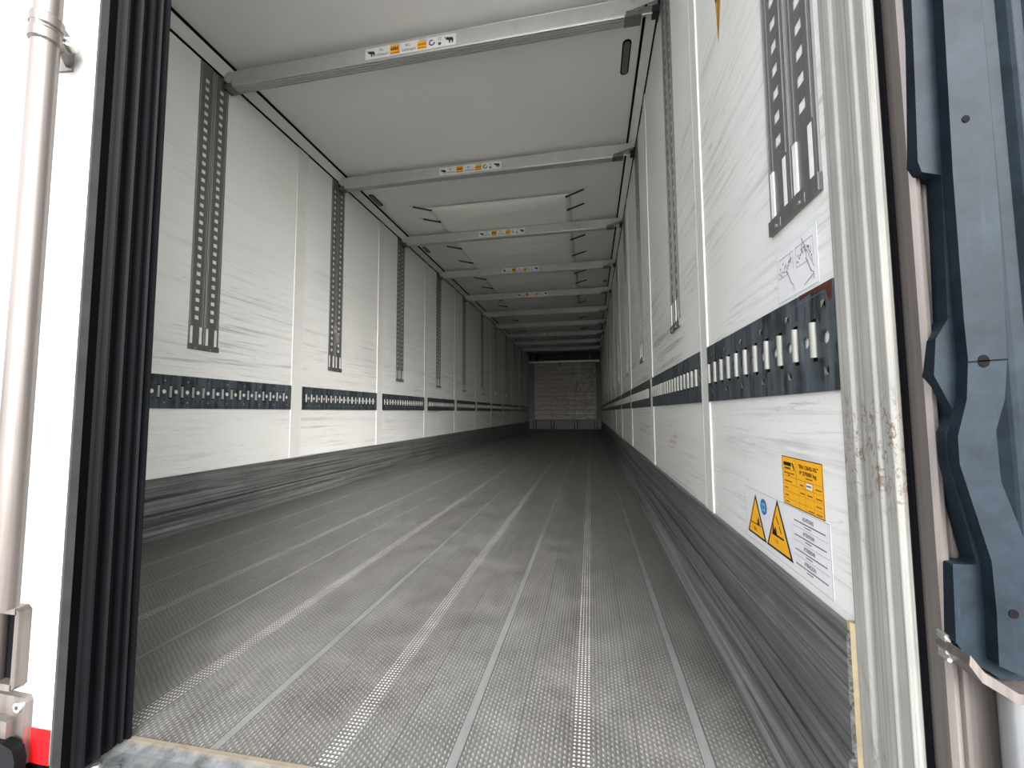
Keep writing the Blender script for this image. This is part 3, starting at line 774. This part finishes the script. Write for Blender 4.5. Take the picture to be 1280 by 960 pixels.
# warning sheet: its top follows the photographed slope, widening towards the doorway
D = Decal(RW(1.115, .292), UR, VR)
D.base([(0, 0), (.365, 0), (.365, .117), (0, .117)], M_PAPER)
for a, b in (((0, 0), (.365, 0)), ((0, .117), (.365, .117)), ((0, 0), (0, .117)), ((.365, 0), (.365, .117))): D.line(a, b, .0006, M_INKG)
def tri(x, y, s):
    D.poly([(x, y), (x+s, y), (x+s/2, y+s*.90)], M_INK, 1); k = .006
    D.poly([(x+k*1.5, y+k*.8), (x+s-k*1.5, y+k*.8), (x+s/2, y+s*.90-k*1.7)], M_YEL, 2)
tri(.010, .012, .106); tri(.118, .012, .118)
D.disc(.108, .088, .017, M_BLUE, 2); D.rect(.099, .079, .117, .096, M_BLUE2, 3); D.rect(.103, .083, .113, .092, M_BLUE, 4)
# pictograms
D.line((.035, .040), (.090, .040), .002, M_INK, 3); D.poly([(.068, .040), (.083, .040), (.078, .060), (.072, .050)], M_INK, 3); D.line((.044, .070), (.050, .076), .003, M_INK, 3)
D.text('1000', .046, .024, .010, M_INK, 3)
D.line((.150, .044), (.200, .044), .004, M_INK, 3); D.poly([(.150, .044), (.172, .044), (.166, .062), (.160, .052), (.154, .068)], M_INK, 3); D.line((.170, .082), (.180, .070), .003, M_INK, 3); D.line((.184, .064), (.190, .054), .003, M_INK, 3)
D.text('1,5t', .162, .028, .010, M_INK, 3)
for k, (wd_, y) in enumerate((('ACHTUNG', .098), ('ATTENTION', .072), ('ATTENZIONE', .046), ('ATENCION', .020))):
    D.text(wd_, .278, y+.003, .0095, M_INKG, width=.038, bold=.0002)
    D.rect(.246, y-.003, .352, y-.0008, M_INKG); D.rect(.284, y-.008, .306, y-.006, M_INKG)
    if k < 3: D.line((.242, y-.012), (.360, y-.012), .0005, M_INKG)
tag(D.build('warning_sticker'), 'white warning sticker with two amber triangles and a blue disc, on the right wall', 'sticker')
# hand-drawn looking pictogram sheet
D = Decal(RW(.885, .800), UR, VR)
D.base([(0, 0), (.145, 0), (.145, .098), (0, .098)], M_PAPER)
for a, b in (((0, 0), (.145, 0)), ((0, .098), (.145, .098)), ((0, 0), (0, .098)), ((.145, 0), (.145, .098))): D.line(a, b, .0005, M_BLUE2)
rnd = random.Random(3)
for x0 in (.006, .076):
    D.line((x0, .082), (x0+.058, .082), .0012, M_LINE); D.line((x0, .046), (x0+.040, .046), .001, M_LINE); D.line((x0, .046), (x0, .082), .0006, M_LINE); D.line((x0+.058, .05), (x0+.058, .082), .0006, M_LINE)
    for k in range(13):
        a = (x0+.004+.0040*k, .050+rnd.random()*.024); D.line(a, (a[0]+rnd.uniform(-.004, .006), a[1]+rnd.uniform(-.012, .012)), .0012, M_LINE)
        D.disc(a[0], a[1], .0022, M_LINE, 2, n=6)
    D.line((x0+.034, .052), (x0+.048, .026), .0026, M_LINE); D.line((x0+.048, .026), (x0+.056, .020), .0012, M_INKG); D.line((x0+.056, .020), (x0+.056, .010), .0012, M_INKG)
D.line((.098, .092), (.134, .030), .0014, M_LINE)
for k in range(5): D.line((.100+.006*k, .008+.002*k), (.108+.006*k, .010+.002*k), .001, M_INKG)
tag(D.build('pictogram_sticker'), 'faint white pictogram sheet with violet drawings above the rusty lashing rail', 'sticker')
# pennant
D = Decal(RW(1.175, 1.610), UR, VR)
tp = [(0.004, .0), (.105+.03, .42), (-.035, .42)]
D.base(tp, M_YEL2); D.poly([(-.018, .235), (.070, .135), (.104, .245), (.0775+.03, .42), (-.035, .42)][0:0] or [(-.0085, .13), (.0447, .13), (.0505, .148), (-.0099, .148)], M_RUST, 1)
D.line((.006, .02), (.018, .125), .006, M_BROWN, 2)
tag(D.build('pennant_sticker'), 'faded orange triangular pennant sticker high on the right wall', 'sticker')

# ================================================================== BULKHEAD
BYY = 14.15
bh = thing('bulkhead', 'grey framed bulkhead with a weathered planked panel closing the far end', 'bulkhead', (-.88, BYY, 0))
hx, hy, _ = bh.location
def bbox(m, x0, y0, z0, x1, y1, z1, mt): return m.box((x0-hx, y0-hy, z0), (x1-hx, y1-hy, z1), mt)
for x0, x1 in ((XL+.006, -1.90), (.205, XR-.006)): bbox(MB(), x0, BYY, .31, x1, BYY+.08, 2.28, M_ALU).build('post', bh, bevel=.004)
bbox(MB(), XL+.006, BYY-.07, 2.275, XR-.04, BYY+.08, 2.345, M_TRACKLIP).build('header_rail', bh, bevel=.004, label='bright header rail')
m = MB(); z = .330; k = 0; rnd = random.Random(5)
while z < 2.26:
    hgt = min(rnd.choice([.145, .155, .165]), 2.262-z)
    off = rnd.uniform(0, .012)
    for x0, x1 in ((-1.895, -1.35), (-1.345, -.52), (-.515, .20)):
        bbox(m, x0, BYY+.020-off-rnd.uniform(0, .006), z+.004, x1, BYY+.06, z+hgt-.006, M_PLANK)
    z += hgt; k += 1
m.build('plank_panel', bh, bevel=.003)
bbox(MB(), -1.90, BYY+.06, .31, .21, BYY+.07, 2.28, M_DARK).build('backing', bh)
m = MB(); bbox(m, XL+.006, BYY+.02, .010, XR-.006, BYY+.06, .310, M_ALU); bbox(m, XL+.006, BYY-.01, .010, XR-.03, BYY+.02, .040, M_ALU); bbox(m, XL+.006, BYY-.01, .285, XR-.006, BYY+.02, .310, M_ALU)
for x in (-1.55, -.95, -.10): bbox(m, x-.22, BYY+.01, .12, x+.22, BYY+.02, .13, M_ALU)
m.build('base_panel', bh)
for x in (-1.89, -1.28, -.49, .165):
    m = MB(); bbox(m, x-.055, BYY-.03, .045, x-.03, BYY+.02, .30, M_BLACK); bbox(m, x+.03, BYY-.03, .045, x+.055, BYY+.02, .30, M_BLACK); bbox(m, x-.03, BYY, .045, x+.03, BYY+.02, .29, M_TRACK)
    bbox(m, x-.06, BYY-.035, .04, x+.06, BYY+.01, .06, M_BLACK); m.build('bracket', bh)
# refrigeration outlet behind and above
ru = thing('cooling_unit', 'dark cooling unit outlet above the bulkhead header', 'cooling unit', (-.88, 14.2, 2.35))
ux, uy, uz = ru.location
MB().box((XL+.01-ux, 14.16-uy, 0), (XR-.01-ux, YF-.01-uy, ZC-.01-uz), M_ALUD).build('housing', ru)
for x in (-1.78, .02):
    MB().box((x-.035-ux, 14.10-uy, 0), (x+.035-ux, 14.16-uy, .22), M_ALU if x > -1 else M_BLACK).build('bracket', ru)
for x in (-2.02, .28): MB().cyl((x-ux, 14.15-uy, .12), (x-ux, 14.16-uy, .12), .028, M_BLACK, 14).build('bolt', ru)
